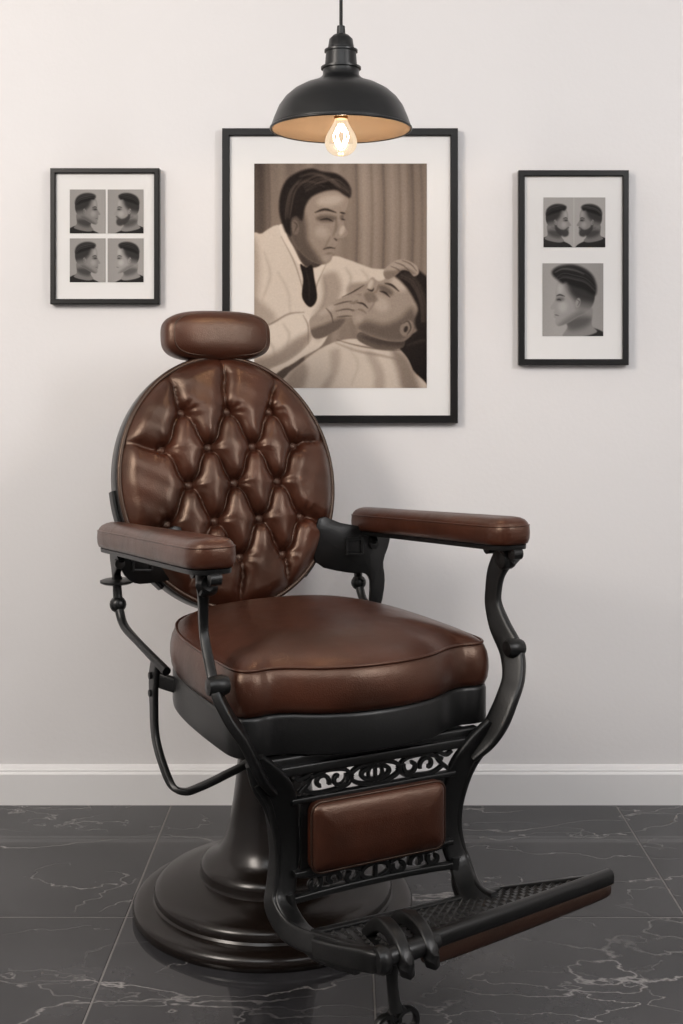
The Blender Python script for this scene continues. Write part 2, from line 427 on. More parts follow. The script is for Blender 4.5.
c.stroke([(300,176),(314,173),(330,178),(340,186)],2.4,.48,.45,soft=1.8,clip=hair);c.stroke([(296,184),(310,181),(324,186)],1.6,.38,.4,soft=1.5,clip=hair);c.stroke([(304,190),(318,184),(334,184)],1.4,.02,.7,soft=1,clip=hair)
c.stroke([(315,212),(325,209),(336,212)],2.2,.06,.9,soft=.9);c.stroke([(340,212),(345,213)],1.8,.08,.9,soft=.7)
c.stroke([(320,219.5),(327,218.5),(333,221)],1.6,.05,.9,soft=.7);c.stroke([(341,218.5),(345,219.5)],1.3,.1,.8)
c.stroke([(323,249),(329,247.3),(335,248)],1.6,.13,.85,soft=.8);c.stroke([(326,253.5),(332,252.5)],1.8,.34,.6,soft=1.2);c.stroke([(325,251),(332,250)],1.6,.56,.4,soft=1)
c.poly([(398,340),(414,333),(430,328),(430,392),(414,392),(406,362)],.07,1.2)
c.stroke([(408,345),(420,341),(428,340)],3,.24,.5,soft=2)
cape=c.poly([(284,392),(286,376),(300,364),(318,350),(338,341),(358,339),(376,346),(396,348),(406,356),(413,370),(420,392)],.84,1)
c.poly([(392,350),(408,358),(420,392),(404,392),(398,372)],.40,5,.7,clip=cape)
c.poly([(284,392),(288,374),(302,362),(308,372),(300,392)],.46,5,.6,clip=cape)
c.poly([(330,352),(340,350),(338,372),(326,392),(318,392),(330,372)],.56,4,.5,clip=cape)
c.poly([(366,354),(374,354),(384,372),(384,392),(374,392),(374,374)],.54,4,.5,clip=cape)
fold([(350,350),(358,364),(352,384)],2,.62,.4,cape,3)
c.stroke([(336,343),(358,351),(384,356),(402,361)],2.4,.50,.65,soft=1.8);c.stroke([(337,340),(360,346),(387,350),(402,350)],1.4,.2,.7,soft=1)
nk=c.poly([(360,332),(378,334),(402,334),(404,346),(392,350),(374,348),(358,340)],.34,1)
c.poly([(362,336),(390,340),(404,338),(402,346),(378,344)],.16,3,.6,clip=nk)
cf=c.poly([(418,290),(410,278),(399,272),(389,275),(383,280),(378,281),(373,277),(369,280),(367,286),(363,291),(361,296),(357.5,298),(358,302),(355,304),(355.5,309),(352,314),(353.5,323),(361,331),(374,337),(390,341),(406,340),(417,326),(421,306)],.61,.9)
c.poly([(358,330),(366,321),(384,324),(400,318),(412,308),(418,326),(404,341),(386,341)],.30,5.5,.8,clip=cf)
c.ell(399,284,9,6,40,.80,4,.8,cf);c.ell(381,304,9,7,40,.75,4,.7,cf);c.ell(370.5,284,2.4,5,20,.84,1.5,.75,cf);c.ell(359,318,4,4,0,.70,2.5,.6,cf)
c.ell(386,290,8,3.6,30,.28,2.6,.7,cf);c.poly([(364,294),(372,292),(378,300),(368,302)],.34,2,.55,clip=cf)
c.stroke([(385,283),(392,285),(399,291)],2,.06,.9,soft=.9);c.stroke([(380,291),(385,292.5),(390,297)],1.6,.06,.9,soft=.7)
c.stroke([(367.5,289),(372,290.5),(374,288)],1.6,.1,.9,soft=.7);c.stroke([(379,284),(377,290),(374,293)],1.8,.36,.55,soft=1.2)
c.stroke([(357,302.5),(363,303.5),(368,308)],1.7,.1,.9,soft=.7);c.stroke([(356.5,309),(362,310),(366,313)],1.7,.34,.6,soft=1.1);c.stroke([(374,296),(374,303),(369,311)],1.6,.38,.5,soft=1.4)
ch=c.poly([(394,274),(402,268),(412,267),(423,273),(430,284),(430,322),(423,334),(417,330),(415,320),(418,309),(414,299),(408,289),(401,281)],.07,2)
for k in range(30):
    r=rnd.random();c.stroke([(397+9*r,277-6*r),(410+9*r,284-4*r),(419+8*r,302),(421+6*r,322)],.7,.08+.34*rnd.random()**1.5,.5,soft=.7)
c.ell(407,328,6.5,8.5,25,.52,1);c.stroke([(402,324),(408,321),(411,328),(407,335)],1.5,.2,.85,soft=.8);c.ell(406,329,2,3.2,20,.15,1)
hd=c.poly([(384,270),(391,263),(400,259),(410,261),(417,266),(419,273),(414,276),(409,271),(402,270),(396,275),(388,279),(384,276)],.66,.8)
c.poly([(384,272),(396,270),(408,268),(416,274),(402,274),(388,281)],.36,2,.6,clip=hd)
for P in [[(395,262),(403,265),(410,271)],[(391,266),(398,269),(401,273)],[(402,260),(411,264),(417,271)]]: c.stroke(P,1,.24,.75,soft=.7)
sl=c.poly([(250,330),(268,326),(286,316),(303,314),(312,322),(315,334),(306,347),(290,360),(272,368),(250,376)],.9,1)
c.poly([(312,332),(306,348),(288,362),(262,374),(250,378),(250,362),(276,352),(296,338)],.46,5,.7,clip=sl)
c.stroke([(250,329),(270,324),(288,314),(304,312)],1.5,.36,.7,soft=1.2);c.stroke([(303,315),(308,326),(308,344)],1.5,.44,.7,soft=1)
for P in [[(262,338),(272,346),(275,358)],[(283,324),(289,334),(287,346)]]: fold(P,1.8,.58,.5,sl,2.6)
h2=c.poly([(309,321),(316,313),(324,306),(332,302),(340,298),(350,295),(358,295),(360,298),(354,301),(349,303),(357,305),(358,309),(350,310),(355,313),(354,317),(346,318),(346,322),(341,328),(332,333),(322,338),(313,337)],.62,.8)
c.poly([(310,330),(324,324),(340,318),(346,320),(338,330),(322,339),(312,338)],.28,3,.75,clip=h2)
c.ell(327,310,9,3.5,-30,.76,2.5,.6,h2)
for P in [[(334,305),(344,302),(352,301)],[(336,311),(346,309),(354,310)],[(337,317),(345,316),(352,316)],[(326,308),(331,314),(333,322)]]: c.stroke(P,1.2,.18,.8,soft=.8)
c.stroke([(342,297),(354,291),(364,285)],1.2,.1,.9,soft=.7);c.stroke([(344,295.5),(354,290)],.8,.85,.5,soft=.5)
r2=((c.U-340)/120)**2+((c.V-275)/150)**2
c.t=np.clip(c.t-.10*np.clip(r2-.45,0,1),.02,.97)
put(c,'vintage_print',main,254,163,427,388,1,2,.028)

def head(c,cx,cy,s,flip=1,beard=0,pomp=0,skin=.68,shirt=.12):
    fx=lambda P:[(cx+flip*x*s,cy+y*s) for x,y in P]
    sf=max(.5,s*.018)
    c.poly(fx([(-.5,.98),(-.42,.74),(-.18,.60),(.0,.52),(.3,.46),(.55,.56),(.78,.72),(.85,1.2),(-.5,1.2)]),shirt,sf)
    nk=c.poly(fx([(-.14,.28),(-.12,.45),(-.20,.60),(.0,.64),(.38,.54),(.30,.40),(.29,.10)]),skin-.08,sf)
    c.poly(fx([(-.16,.34),(.1,.26),(.3,.30),(.2,.44),(-.06,.50)]),skin-.38,s*.08,.7,clip=nk)
    f=c.poly(fx([(-.24,-.38),(-.305,-.28),(-.325,-.18),(-.322,-.08),(-.335,-.02),(-.41,.105),(-.395,.14),(-.345,.15),(-.36,.20),(-.34,.235),(-.355,.27),(-.325,.31),(-.33,.38),(-.27,.43),(-.12,.38),(.06,.27),(.2,.20),(.30,.10),(.35,-.06),(.34,-.24),(.24,-.40),(.0,-.47)]),skin,sf)
    c.ell(cx-flip*.25*s,cy-.21*s,.05*s,.09*s,0,skin+.16,s*.06,.7,f);c.ell(cx-flip*.2*s,cy+.1*s,.08*s,.09*s,0,skin+.14,s*.06,.7,f)
    c.poly(fx([(-.28,.42),(-.1,.27),(.1,.16),(.2,.22),(.0,.34),(-.16,.44)]),skin-.26,s*.06,.65,clip=f)
    c.ell(cx-flip*.25*s,cy-.035*s,.07*s,.035*s,0,skin-.34,s*.04,.65,f)
    c.poly(fx([(-.06,-.30),(-.02,-.08),(.03,.06),(.06,.12),(.32,.14),(.42,-.1),(.36,-.4),(.1,-.5)]),.36,s*.08,.8,clip=f)
    c.poly(fx([(-.12,-.36),(-.10,-.20),(-.02,-.08),(.14,-.0),(.40,.02),(.42,-.2),(.34,-.46),(.1,-.52)]),.15,s*.09,.95,clip=f)
    H=[(-.215,-.33),(-.27,-.40),(-.25,-.47),(-.12,-.52),(.06,-.52),(.22,-.46),(.32,-.36),(.355,-.22),(.30,-.17),(.16,-.22),(.0,-.27),(-.09,-.30),(-.15,-.33)]
    if pomp: H=[(-.21,-.31),(-.29,-.37),(-.38,-.46),(-.37,-.54),(-.24,-.61),(-.04,-.63),(.14,-.58),(.30,-.46),(.38,-.28),(.37,-.12),(.30,-.12),(.16,-.20),(.0,-.25),(-.08,-.28),(-.14,-.32)]
    h=c.poly(fx(H),.07,s*.04)
    rg=np.random.default_rng(int(cx))
    for k in range(16):
        y=-.30-.018*k*(1.15 if pomp else .8)+.01*rg.random();a=rg.random()*.05
        c.stroke(fx([(-.36,y-.04+a),(-.20,y-.10),(.0,y-.07),(.2,y-.01),(.36,y+.14)]),.014*s,.12+.34*rg.random()**2,.5,soft=s*.012,clip=h)
    if pomp: c.stroke(fx([(-.33,-.50),(-.2,-.56),(.0,-.54),(.16,-.47)]),.03*s,.5,.5,soft=s*.025,clip=h)
    if beard:
        c.poly(fx([(-.33,.28),(-.345,.36),(-.31,.44),(-.2,.47),(-.05,.39),(.06,.26),(.08,.08),(.045,.04),(.01,.15),(-.08,.23),(-.2,.25),(-.32,.18),(-.345,.19),(-.29,.245)]),.16,s*.035,.82)
    c.stroke(fx([(-.31,-.09),(-.25,-.11),(-.17,-.085)]),.028*s,.14,.85,soft=s*.012)
    c.stroke(fx([(-.30,-.02),(-.265,-.03),(-.23,-.015)]),.025*s,.12,.85,soft=s*.012)
    c.stroke(fx([(-.34,.235),(-.31,.24),(-.27,.25)]),.016*s,.25,.8,soft=s*.012)
    c.ell(cx+flip*.06*s,cy+.03*s,.042*s,.085*s,flip*12,skin-.02,sf);c.stroke(fx([(.04,-.03),(.085,.01),(.055,.08)]),.022*s,.3,.75,soft=s*.012)
lf=picture_frame('framed_haircut_photographs',50,168,159,304,.013)
for i,(u0,v0,fl_,bd,pp,sk) in enumerate([(69,189,-1,0,0,.52),(107,189,1,1,0,.60),(69,238,-1,0,0,.54),(107,238,1,0,0,.64)]):
    c=Canvas(u0,v0,u0+36,v0+44,5,.62); c.t+= .05*(c.U-u0)/36
    head(c,u0+(17 if fl_<0 else 20),v0+21,33,fl_,bd,pp,sk,.1)
    put(c,'haircut_print_%d'%(i+1),lf,u0,v0,u0+36,v0+44,0,1,.015)
rf=picture_frame('framed_haircut_photographs',519,170,629,365,.015)
c=Canvas(544,197,606,247,4.5,.70)
head(c,558,221,33,-1,1,0,.56,.12);head(c,591,221,33,1,1,0,.52,.1)
c.stroke([(574.5,197),(574.5,247)],.5,.85,.8,taper=False)
put(c,'haircut_print_1',rf,544,197,606,247,0,1,.015)
c=Canvas(543,263,604,336,4,.60);c.t+=.08*np.exp(-((c.U-560)/25)**2)
head(c,575,301,58,1,0,1,.62,.12)
put(c,'haircut_print_2',rf,543,263,604,336,0,1,.015)

# ------------------------------------------------------------------ pendant lamp
LY=2.42
lamp=empty('pendant_lamp',((341-346)/1185*LY,LY,0))
k=LY/1185.
R=70*k
zr=1.1+(372-130)*k
outer=[(R,zr),(R+.001,zr+.004),(R-.001,zr+.009),(R*.955,zr+.024),(R*.89,zr+.046),(R*.80,zr+.064),(R*.68,zr+.079),(R*.54,zr+.090),(R*.40,zr+.097),(.044,zr+.104)]
neckp=[(.040,zr+.108),(.037,zr+.112),(.037,zr+.123),(.041,zr+.124),(.041,zr+.128),(.033,zr+.130),(.031,zr+.158),(.034,zr+.159),(.034,zr+.163),(.027,zr+.166),(.024,zr+.185),(.016,zr+.193),(.009,zr+.196),(.008,zr+.212),(.0,zr+.213)]
def openlathe(name,prof,mat,par,zlim,angle):
    o=lathe(name,prof,mat,par,angle=angle)
    bm=bmesh.new();bm.from_mesh(o.data)
    big=[f for f in bm.faces if len(f.verts)>10 and f.calc_center_median().z<zlim]
    bmesh.ops.delete(bm,geom=big,context='FACES_ONLY');bm.to_mesh(o.data);bm.free()
openlathe('lamp_shade',outer+neckp,M_lampblk,lamp,zr+.01,50)
inner=[(R,zr),(R-.003,zr+.001),(R*.945,zr+.022),(R*.88,zr+.043),(R*.79,zr+.061),(R*.67,zr+.076),(R*.53,zr+.087),(R*.38,zr+.094),(.0,zr+.098)]
openlathe('lamp_shade_inner',inner,M_lampin,lamp,zr+.0005,60)
tube('lamp_rim',[(R*math.cos(a),R*math.sin(a),zr+.002) for a in np.linspace(0,2*math.pi,65)[:-1]],.0028,M_lampblk,lamp,n=1,closed=True,interp=False)
tube('lamp_cord',[(0,0,zr+.205),(0,0,2.2),(0,0,2.75)],.0035,M_cord,lamp)
lathe('ceiling_rose',[(.05,2.749),(.05,2.735),(.03,2.72),(.006,2.715),(0,2.715)],M_lampblk,lamp)
lathe('bulb_socket',[(.0,zr+.096),(.02,zr+.096),(.02,zr+.045),(.017,zr+.043),(.015,zr+.030),(.0135,zr+.022),(0,zr+.022)],M_brass,lamp)
m,nt,b=newmat('bulb_glass'); nt.nodes.remove(b)
N=nt.nodes.new
out=nt.nodes['Material Output'];tr=N('ShaderNodeBsdfTransparent');gl=N('ShaderNodeBsdfGlossy');gl.inputs['Roughness'].default_value=.03
em=N('ShaderNodeEmission');em.inputs['Color'].default_value=(1,.80,.58,1);em.inputs['Strength'].default_value=1.1
tr.inputs['Color'].default_value=(1,.96,.9,1)
lw=N('ShaderNodeLayerWeight');lw.inputs['Blend'].default_value=.25
mx=N('ShaderNodeMixShader');nt.links.new(lw.outputs['Fresnel'],mx.inputs[0]);nt.links.new(tr.outputs[0],mx.inputs[1]);nt.links.new(gl.outputs[0],mx.inputs[2])
mx2=N('ShaderNodeMixShader');mx2.inputs[0].default_value=.42;nt.links.new(mx.outputs[0],mx2.inputs[1]);nt.links.new(em.outputs[0],mx2.inputs[2])
nt.links.new(mx2.outputs[0],out.inputs['Surface'])
bp=[(.0135,zr+.026),(.014,zr+.018),(.020,zr+.006),(.029,zr-.010),(.033,zr-.024),(.030,zr-.038),(.021,zr-.048),(.010,zr-.0525),(0,zr-.0535)]
lathe('bulb_glass',[tuple(p) for p in cr(bp,4)],m,lamp,seg=48,angle=80)
m,nt,b=newmat('filament');b.inputs['Emission Color'].default_value=(1,.74,.46,1);b.inputs['Emission Strength'].default_value=60;b.inputs['Base Color'].default_value=(1,.7,.4,1)
mm=([],[])
for i in range(6):
    a=i*math.pi/3
    tube('f',[(.004*math.cos(a),.004*math.sin(a),zr+.012),(.015*math.cos(a),.015*math.sin(a),zr-.012),(.009*math.cos(a+.5),.009*math.sin(a+.5),zr-.034)],.0013,None,None,n=4,merge=mm,seg=6)
mobj('bulb_filament',mm[0],mm[1],m,lamp)
pl=bpy.data.lights.new('bulb_light','POINT');pl.energy=3.4;pl.color=(1,.76,.54);pl.shadow_soft_size=.012
po=bpy.data.objects.new('bulb_light',pl);po.location=(0,0,zr-.012);scn.collection.objects.link(po);po.parent=lamp

# ------------------------------------------------------------------ barber chair
TH=math.radians(27);A0=.03
chair=empty('barber_chair',(-.15,2.45,0),TH)
basep=[(0,0),(.283,0),(.287,.006),(.287,.017),(.283,.024),(.274,.029),(.258,.031),(.247,.032),(.244,.036),(.244,.046),(.240,.053),(.228,.059),(.19,.066),(.165,.069),(.152,.072),(.149,.078),(.150,.088),(.147,.097),(.138,.104),(.124,.111),(.112,.122),(.100,.145),(.090,.18),(.083,.22),(.078,.26),(.074,.30),(.072,.335),(.075,.340),(.075,.352),(.066,.356),(.060,.36),(.060,.43),(0,.43)]
lathe('pedestal_base',basep,M_bronze,chair,angle=35)
lathe('pump_sleeve',[(0,.375),(.088,.375),(.092,.380),(.092,.40),(.07,.41),(.07,.44),(0,.44)],M_black,chair)
half=[(0,.420),(.06,.415),(.115,.398),(.16,.372),(.195,.362),(.222,.366),(.241,.362),(.252,.346),(.256,.31),(.257,.2),(.252,.09),(.238,0),(.205,-.085),(.150,-.140),(.08,-.165),(0,-.172)]
outl=half+[(-h,f) for h,f in reversed(half[1:-1])]
outl=[tuple(p) for p in cr(outl,5,True)]
def ring(out,z): return [(A0+p[0],-p[1],z) for p in out]
rs=[]
for d,z in [(-.02,.436),(.002,.436),(.007,.4385),(.008,.443),(.008,.500),(.006,.505),(.002,.508),(-.03,.508)]:
    rs.append(ring(offset2(outl,d),z))
rings_obj('seat_apron',rs,M_black,chair)
rs=[]
for d,z in [(-.03,.506),(-.002,.506),(.006,.509),(.011,.520),(.0135,.537),(.013,.553),(.010,.568),(.005,.579),(.000,.586)]:
    rs.append(ring(offset2(outl,d),z))
P=np.array(outl);cc=np.array([0,.11])
for t in [.010,.025,.045,.07,.10,.14,.2,.28,.38,.5,.64,.8,.93]:
    q=cc+(P-cc)*(1-t)
    z=.586+.037*(1-(1-t)**6)+.004*t-.004*math.exp(-((t-.22)/.14)**2)
    rs.append(ring(q,z))
rings_obj('seat_cushion',rs,M_leather,chair,angle=70)
tube('seat_piping',ring(offset2(outl,.001),.5866),.0030,M_leather,chair,n=1,closed=True,interp=False,seg=8)

def arm(side):
    sg=-1 if side=='right' else 1
    hc=.303
    fb,ff=-.250,.392
    w=.041
    base=[(0,ff+.004),(w*.6,ff),(w*.95,ff-.022),(w*1.02,ff-.07),(w*.95,.15),(w*.88,-.05),(w*.86,-.2),(w*.72,fb+.018),(w*.4,fb+.003),(0,fb)]
    o2=base+[(-a,f) for a,f in reversed(base[1:-1])]
    o2=[tuple(p) for p in cr(o2,4,True)]
    def zc(f): return .748+ (f-fb)/(ff-fb)*.045
    def rg(d,dz): return [(A0+sg*hc+p[0],-p[1],zc(p[1])+dz) for p in offset2(o2,d)]
    rs=[rg(-.012,-.020),rg(-.006,-.022),rg(-.001,-.020),rg(.002,-.012),rg(.003,0),rg(.002,.012),rg(-.002,.020),rg(-.007,.025),rg(-.016,.029),rg(-.026,.031)]
    rings_obj('armrest_pad_'+side,rs,M_leather,chair,angle=60)
    tube('armrest_piping_'+side,rg(.0012,.014),.0018,M_leather,chair,n=1,closed=True,interp=False,seg=8)
    rs=[rg(-.010,-.032),rg(-.005,-.031),rg(-.004,-.023),rg(-.012,-.020)]
    rings_obj('armrest_plate_'+side,rs,M_black,chair)
    X=lambda h:A0+sg*h
    pts=[(.306,.372,.752),(.310,.345,.745),(.303,.325,.712),(.300,.318,.675),(.299,.320,.645),(.299,.342,.608),(.300,.380,.565),(.287,.404,.525),(.266,.414,.49),(.246,.412,.450),(.226,.402,.415),(.200,.390,.385)]
    mm=([],[])
    sweep('',[L(X(h),f,z) for h,f,z in pts],[.040,.044,.038,.034,.036,.044,.048,.044,.044,.046,.042,.030],[.024,.024,.018,.016,.016,.018,.018,.018,.018,.018,.016,.012],(.25*sg,-1,-.3),None,None,merge=mm)
    lathe('',[(0,-.016),(.016,-.014),(.019,-.008),(.019,.008),(.016,.014),(0,.016)],None,None,center=L(X(.306),.352,.738),seg=20,axis='x',merge=mm)
    lathe('',[(0,-.020),(.014,-.018),(.018,-.008),(.018,.008),(.014,.018),(0,.020)],None,None,center=L(X(.300),.388,.575),seg=20,axis='x',merge=mm)
    for f in (.385,.30): lathe('',[(0,-.011),(.012,-.010),(.012,.010),(0,.011)],None,None,center=L(X(.305),f,.754),seg=16,axis='x',merge=mm)
    mobj('arm_front_support_'+side,mm[0],mm[1],M_black,chair,True,45)
    mm=([],[])
    sweep('',[L(X(.303),-.235,.728),L(X(.303),-.19,.728),L(X(.303),-.10,.738)],.03,.014,(1,0,0),None,None,merge=mm)
    sweep('',[L(X(.303),-.195,.728),L(X(.300),-.216,.70),L(X(.295),-.234,.675),L(X(.292),-.238,.65)],[.07,.052,.026,.020],.016,(0,-1,0),None,None,merge=mm)
    if side=='right':
        lathe('',[(0,-.004),(.03,-.004),(.036,-.001),(.036,.003),(.03,.005),(.012,.006),(.010,.012),(0,.012)],None,None,center=L(X(.292),-.238,.650),seg=32,merge=mm)
    tube('',[L(X(.292),-.238,.65),L(X(.291),-.236,.62),L(X(.29),-.226,.59),L(X(.288),-.195,.562),L(X(.284),-.11,.545),L(X(.270),.03,.515)],[.009,.010,.010,.009,.008,.009],None,None,merge=mm)
    ball(L(X(.291),-.234,.602),.018,merge=mm)
    mobj('arm_rear_support_'+side,mm[0],mm[1],M_black,chair,True,45)
    mm=([],[])
    if side=='left':
        out=[(.195,.765),(.25,.752),(.30,.742),(.372,.730),(.378,.70),(.362,.655),(.366,.61),(.354,.552),(.328,.552),(.328,.612),(.310,.632),(.27,.636),(.185,.668)]
    else:
        out=[(.195,.765),(.25,.752),(.30,.742),(.33,.736),(.333,.70),(.31,.66),(.27,.65),(.185,.668)]
    f0=-.185
    P=np.array([tuple(p) for p in cr(out,3,True)]);
    def pr(ins,f): q=offset2(P,-ins);return [L(sg*a if sg>0 else .06-a,f,z) for a,z in q]
    rings_obj('',[pr(.003,f0-.012),pr(0,f0-.009),pr(0,f0-.002),pr(.003,f0)],None,None,merge=mm)
    cx,cz=(.283,.698) if side=='left' else (.06-.283,.698)
    for dz in (-.017,.017): sweep('',[L(cx-.02,f0+.002,cz+dz),L(cx+.02,f0+.002,cz+dz-.003)],.006,.008,(0,0,1),None,None,merge=mm,interp=False)
    for da in (-.02,.02): sweep('',[L(cx+da,f0+.002,cz-.019),L(cx+da,f0+.002,cz+.019)],.006,.008,(1,0,0),None,None,merge=mm,interp=False)
    lathe('',[(0,-.008),(.011,-.007),(.011,.007),(0,.008)],None,None,center=L(cx+.05*sg,f0+.002,cz),seg=16,axis='y',merge=mm)
    mobj('back_bracket_'+side,mm[0],mm[1],M_black,chair,True,45)
arm('right');arm('left')

# ---- backrest
BC=Vector(L(.0,-.245,.857)); lean=math.radians(14)
exX=Vector((1,0,0)); exY=Vector((0,math.sin(lean),math.cos(lean))); exZ=Vector((0,-math.cos(lean),math.sin(lean)))
RX,RY=.254,.284
def B(x,y,z=0): return BC+exX*x+exY*y+exZ*z
def oval(r,n=128):
    return [(RX*r*math.cos(2*math.pi*k/n),RY*r*math.sin(2*math.pi*k/n)) for k in range(n)]
SX,SY=.106,.164; y0=.152
def lat(i,j): return (SX*i, y0-SY/2*j)
btn=[]
for j in range(-1,6):
    xs=[-1,0,1] if j%2==0 else [-1.5,-.5,.5,1.5]
    for i in xs:
        x,y=lat(i,j)
        if math.hypot(x/RX,y/RY)<.80: btn.append((x,y))
segs=[]
for a in btn:
    for b in btn:
        dx,dy=b[0]-a[0],b[1]-a[1]
        if abs(abs(dx)-SX/2)<.003 and abs(dy+SY/2)<.003: segs.append((a,b,.09 if dx>0 else -.09))
for a in btn:
    miss=[]
    for sx in (-1,1):
        for sy in (-1,1):
            t=(a[0]+sx*SX/2,a[1]+sy*SY/2)
            if not any(math.hypot(t[0]-b[0],t[1]-b[1])<.005 for b in btn): miss.append((sx*SX/2,sy*SY/2))
    if not miss or math.hypot(a[0]/RX,a[1]/RY)<.35: continue
    ang=math.atan2(a[1]/RY,a[0]/RX)
    mx_,my_=sum(m_[0] for m_ in miss),sum(m_[1] for m_ in miss)
    t2=math.atan2((a[1]+my_)/RY,(a[0]+mx_)/RX)
    aa=ang+(((t2-ang+math.pi)%(2*math.pi))-math.pi)*.4
    segs.append((a,(RX*1.0*math.cos(aa),RY*1.0*math.sin(aa)),.07))
    # outermost side buttons carry a second pleat
    if len(miss)>=3:
        for q in (-.30,.30): segs.append((a,(RX*math.cos(aa+q),RY*math.sin(aa+q)),.07))
nr,ns=130,320
rr=np.linspace(0,1,nr+1)[1:];th=np.linspace(0,2*np.pi,ns+1)[:-1]
RR,TT=np.meshgrid(rr,th,indexing='ij')
X=RX*RR*np.cos(TT);Y=RY*RR*np.sin(TT)
KK=190.;S=np.zeros(X.shape)
for a,b,cv in segs:
    ex,ey=b[0]-a[0],b[1]-a[1];t=np.clip(((X-a[0])*ex+(Y-a[1])*ey)/(ex*ex+ey*ey),0,1)
    nx,ny=-ey,ex;ln=math.hypot(nx,ny);off=cv*np.sin(2*np.pi*t)*.5*ln
    S+=np.exp(-KK*np.hypot(X-a[0]-ex*t-nx/ln*off,Y-a[1]-ey*t-ny/ln*off))
D=-np.log(S+1e-12)/KK
DB=np.full(X.shape,9.)
for a in btn: DB=np.minimum(DB,np.hypot(X-a[0],Y-a[1]))
puff=1-np.exp(-np.clip(D,-.003,1)/.0115)
amp=.027*np.clip((1.02-RR)/.16,0.10,1)
Z=.032*(1-RR**2.5)+.025*(1-np.clip((RR-.86)/.14,0,1)**2)
Z=Z+amp*(puff-1)-.008*np.exp(-(DB/.015)**2)
wr=np.zeros(X.shape)
for a in btn:
    d=np.hypot(X-a[0],Y-a[1]);an=np.arctan2(Y-a[1],X-a[0])
    wr+=np.sin(an*9+a[0]*40)*np.exp(-((d-.022)/.014)**2)
Z+=.0008*wr+.0010*np.sin(X*95+Y*40)*np.sin(Y*80-X*30)*np.clip((1-RR)/.1,0,1)
zc0=float(Z[0].mean());verts=[B(0,0,zc0)]
for i in range(nr):
    for k in range(ns): verts.append(B(float(X[i,k]),float(Y[i,k]),float(Z[i,k])))
faces=[(0,1+k,1+(k+1)%ns) for k in range(ns)]
for i in range(nr-1):
    for k in range(ns):
        faces.append((1+i*ns+k,1+(i+1)*ns+k,1+(i+1)*ns+(k+1)%ns,1+i*ns+(k+1)%ns))
mobj('backrest_tufted_pad',verts,faces,M_leather,chair)
mm=([],[])
for x,y in btn:
    d=np.hypot(X-x,Y-y);i,k=np.unravel_index(d.argmin(),d.shape);z=float(Z[i,k])
    off=len(mm[0]);ball((0,0,0),.0122,merge=mm)
    for q in range(off,len(mm[0])):
        v=mm[0][q];mm[0][q]=B(x+v[0],y+v[1],z+.006+v[2]*.6)
mobj('backrest_buttons',mm[0],mm[1],M_leather,chair)
tube('backrest_piping',[B(x,y,.001) for x,y in oval(1.0)],.006,M_leather2,chair,n=1,closed=True,interp=False)
rs=[]
for r,z in [(.99,.002),(1.015,-.004),(1.025,-.012),(1.025,-.045),(1.01,-.055)]:
    rs.append([B(x,y,z) for x,y in oval(r)])
rings_obj('backrest_shell_band',rs,M_blackg,chair,False,False)
rs=[]
for r,z in [(1.01,-.054),(.95,-.066),(.8,-.074),(.5,-.08),(.2,-.082)]: rs.append([B(x,y,z) for x,y in oval(r)])
rings_obj('backrest_rear_panel',rs,M_leather,chair,False,True)
for s_,nm in ((-1,'right'),(1,'left')):
    pts=[]
    for dg in np.linspace(-50,-2,8):
        a=math.radians(dg);pts.append(B(s_*RX*1.035*math.cos(a),RY*1.035*math.sin(a),-.03))
    sweep('back_stay_'+nm,pts,.03,.010,exZ,M_black,chair)
sweep('back_hinge',[L(A0-.0,-.22,.60),L(A0,-.18,.54),L(A0,-.10,.47)],.16,.02,(1,0,0),M_black,chair)
HC=B(.002,RY+.054,-.012)
def pillow(name,C,ax,ay,az,hx,hy,hz,mat,n=40,puffx=.0):
    V=[];F=[];seg=64
    xs=[-math.cos(math.pi*i/n) for i in range(n+1)]
    for x in xs:
        e=(1-abs(x)**3.4)**(1/3.4) if abs(x)<1 else 0
        bulge=1+puffx*(1-x*x)
        for k in range(seg):
            a=2*math.pi*k/seg;ca,sa=math.cos(a),math.sin(a)
            yy=math.copysign(abs(sa)**.66,sa)*hy*max(e,.02)*bulge;zz=math.copysign(abs(ca)**.66,ca)*hz*max(e,.02)
            V.append(C+ax*(x*hx)+ay*yy+az*zz)
    for i in range(n):
        for k in range(seg):F.append((i*seg+k,i*seg+(k+1)%seg,(i+1)*seg+(k+1)%seg,(i+1)*seg+k))
    F.append(tuple(range(seg)));F.append(tuple(n*seg+k for k in range(seg)))
    return mobj(name,V,F,mat,chair,True,80)
hl=math.radians(6)
hY=Vector((0,math.sin(hl),math.cos(hl)));hZ=Vector((0,-math.cos(hl),math.sin(hl)))
pillow('headrest_pillow',HC,exX,hY,hZ,.130,.056,.048,M_leather,puffx=.05)
pp=[]
for k in range(64):
    a=2*math.pi*k/64;ca,sa=math.cos(a),math.sin(a)
    pp.append(HC+exX*(math.copysign(abs(ca)**.5,ca)*.112)+hY*(math.copysign(abs(sa)**.6,sa)*.0475)+hZ*.0345)
tube('headrest_piping',pp,.0024,M_leather2,chair,n=1,closed=True,interp=False,seg=8)
sweep('headrest_post',[B(0,RY-.06,-.075),B(0,RY+.0,-.07),B(0,RY+.045,-.045)],.05,.012,(1,0,0),M_black,chair)

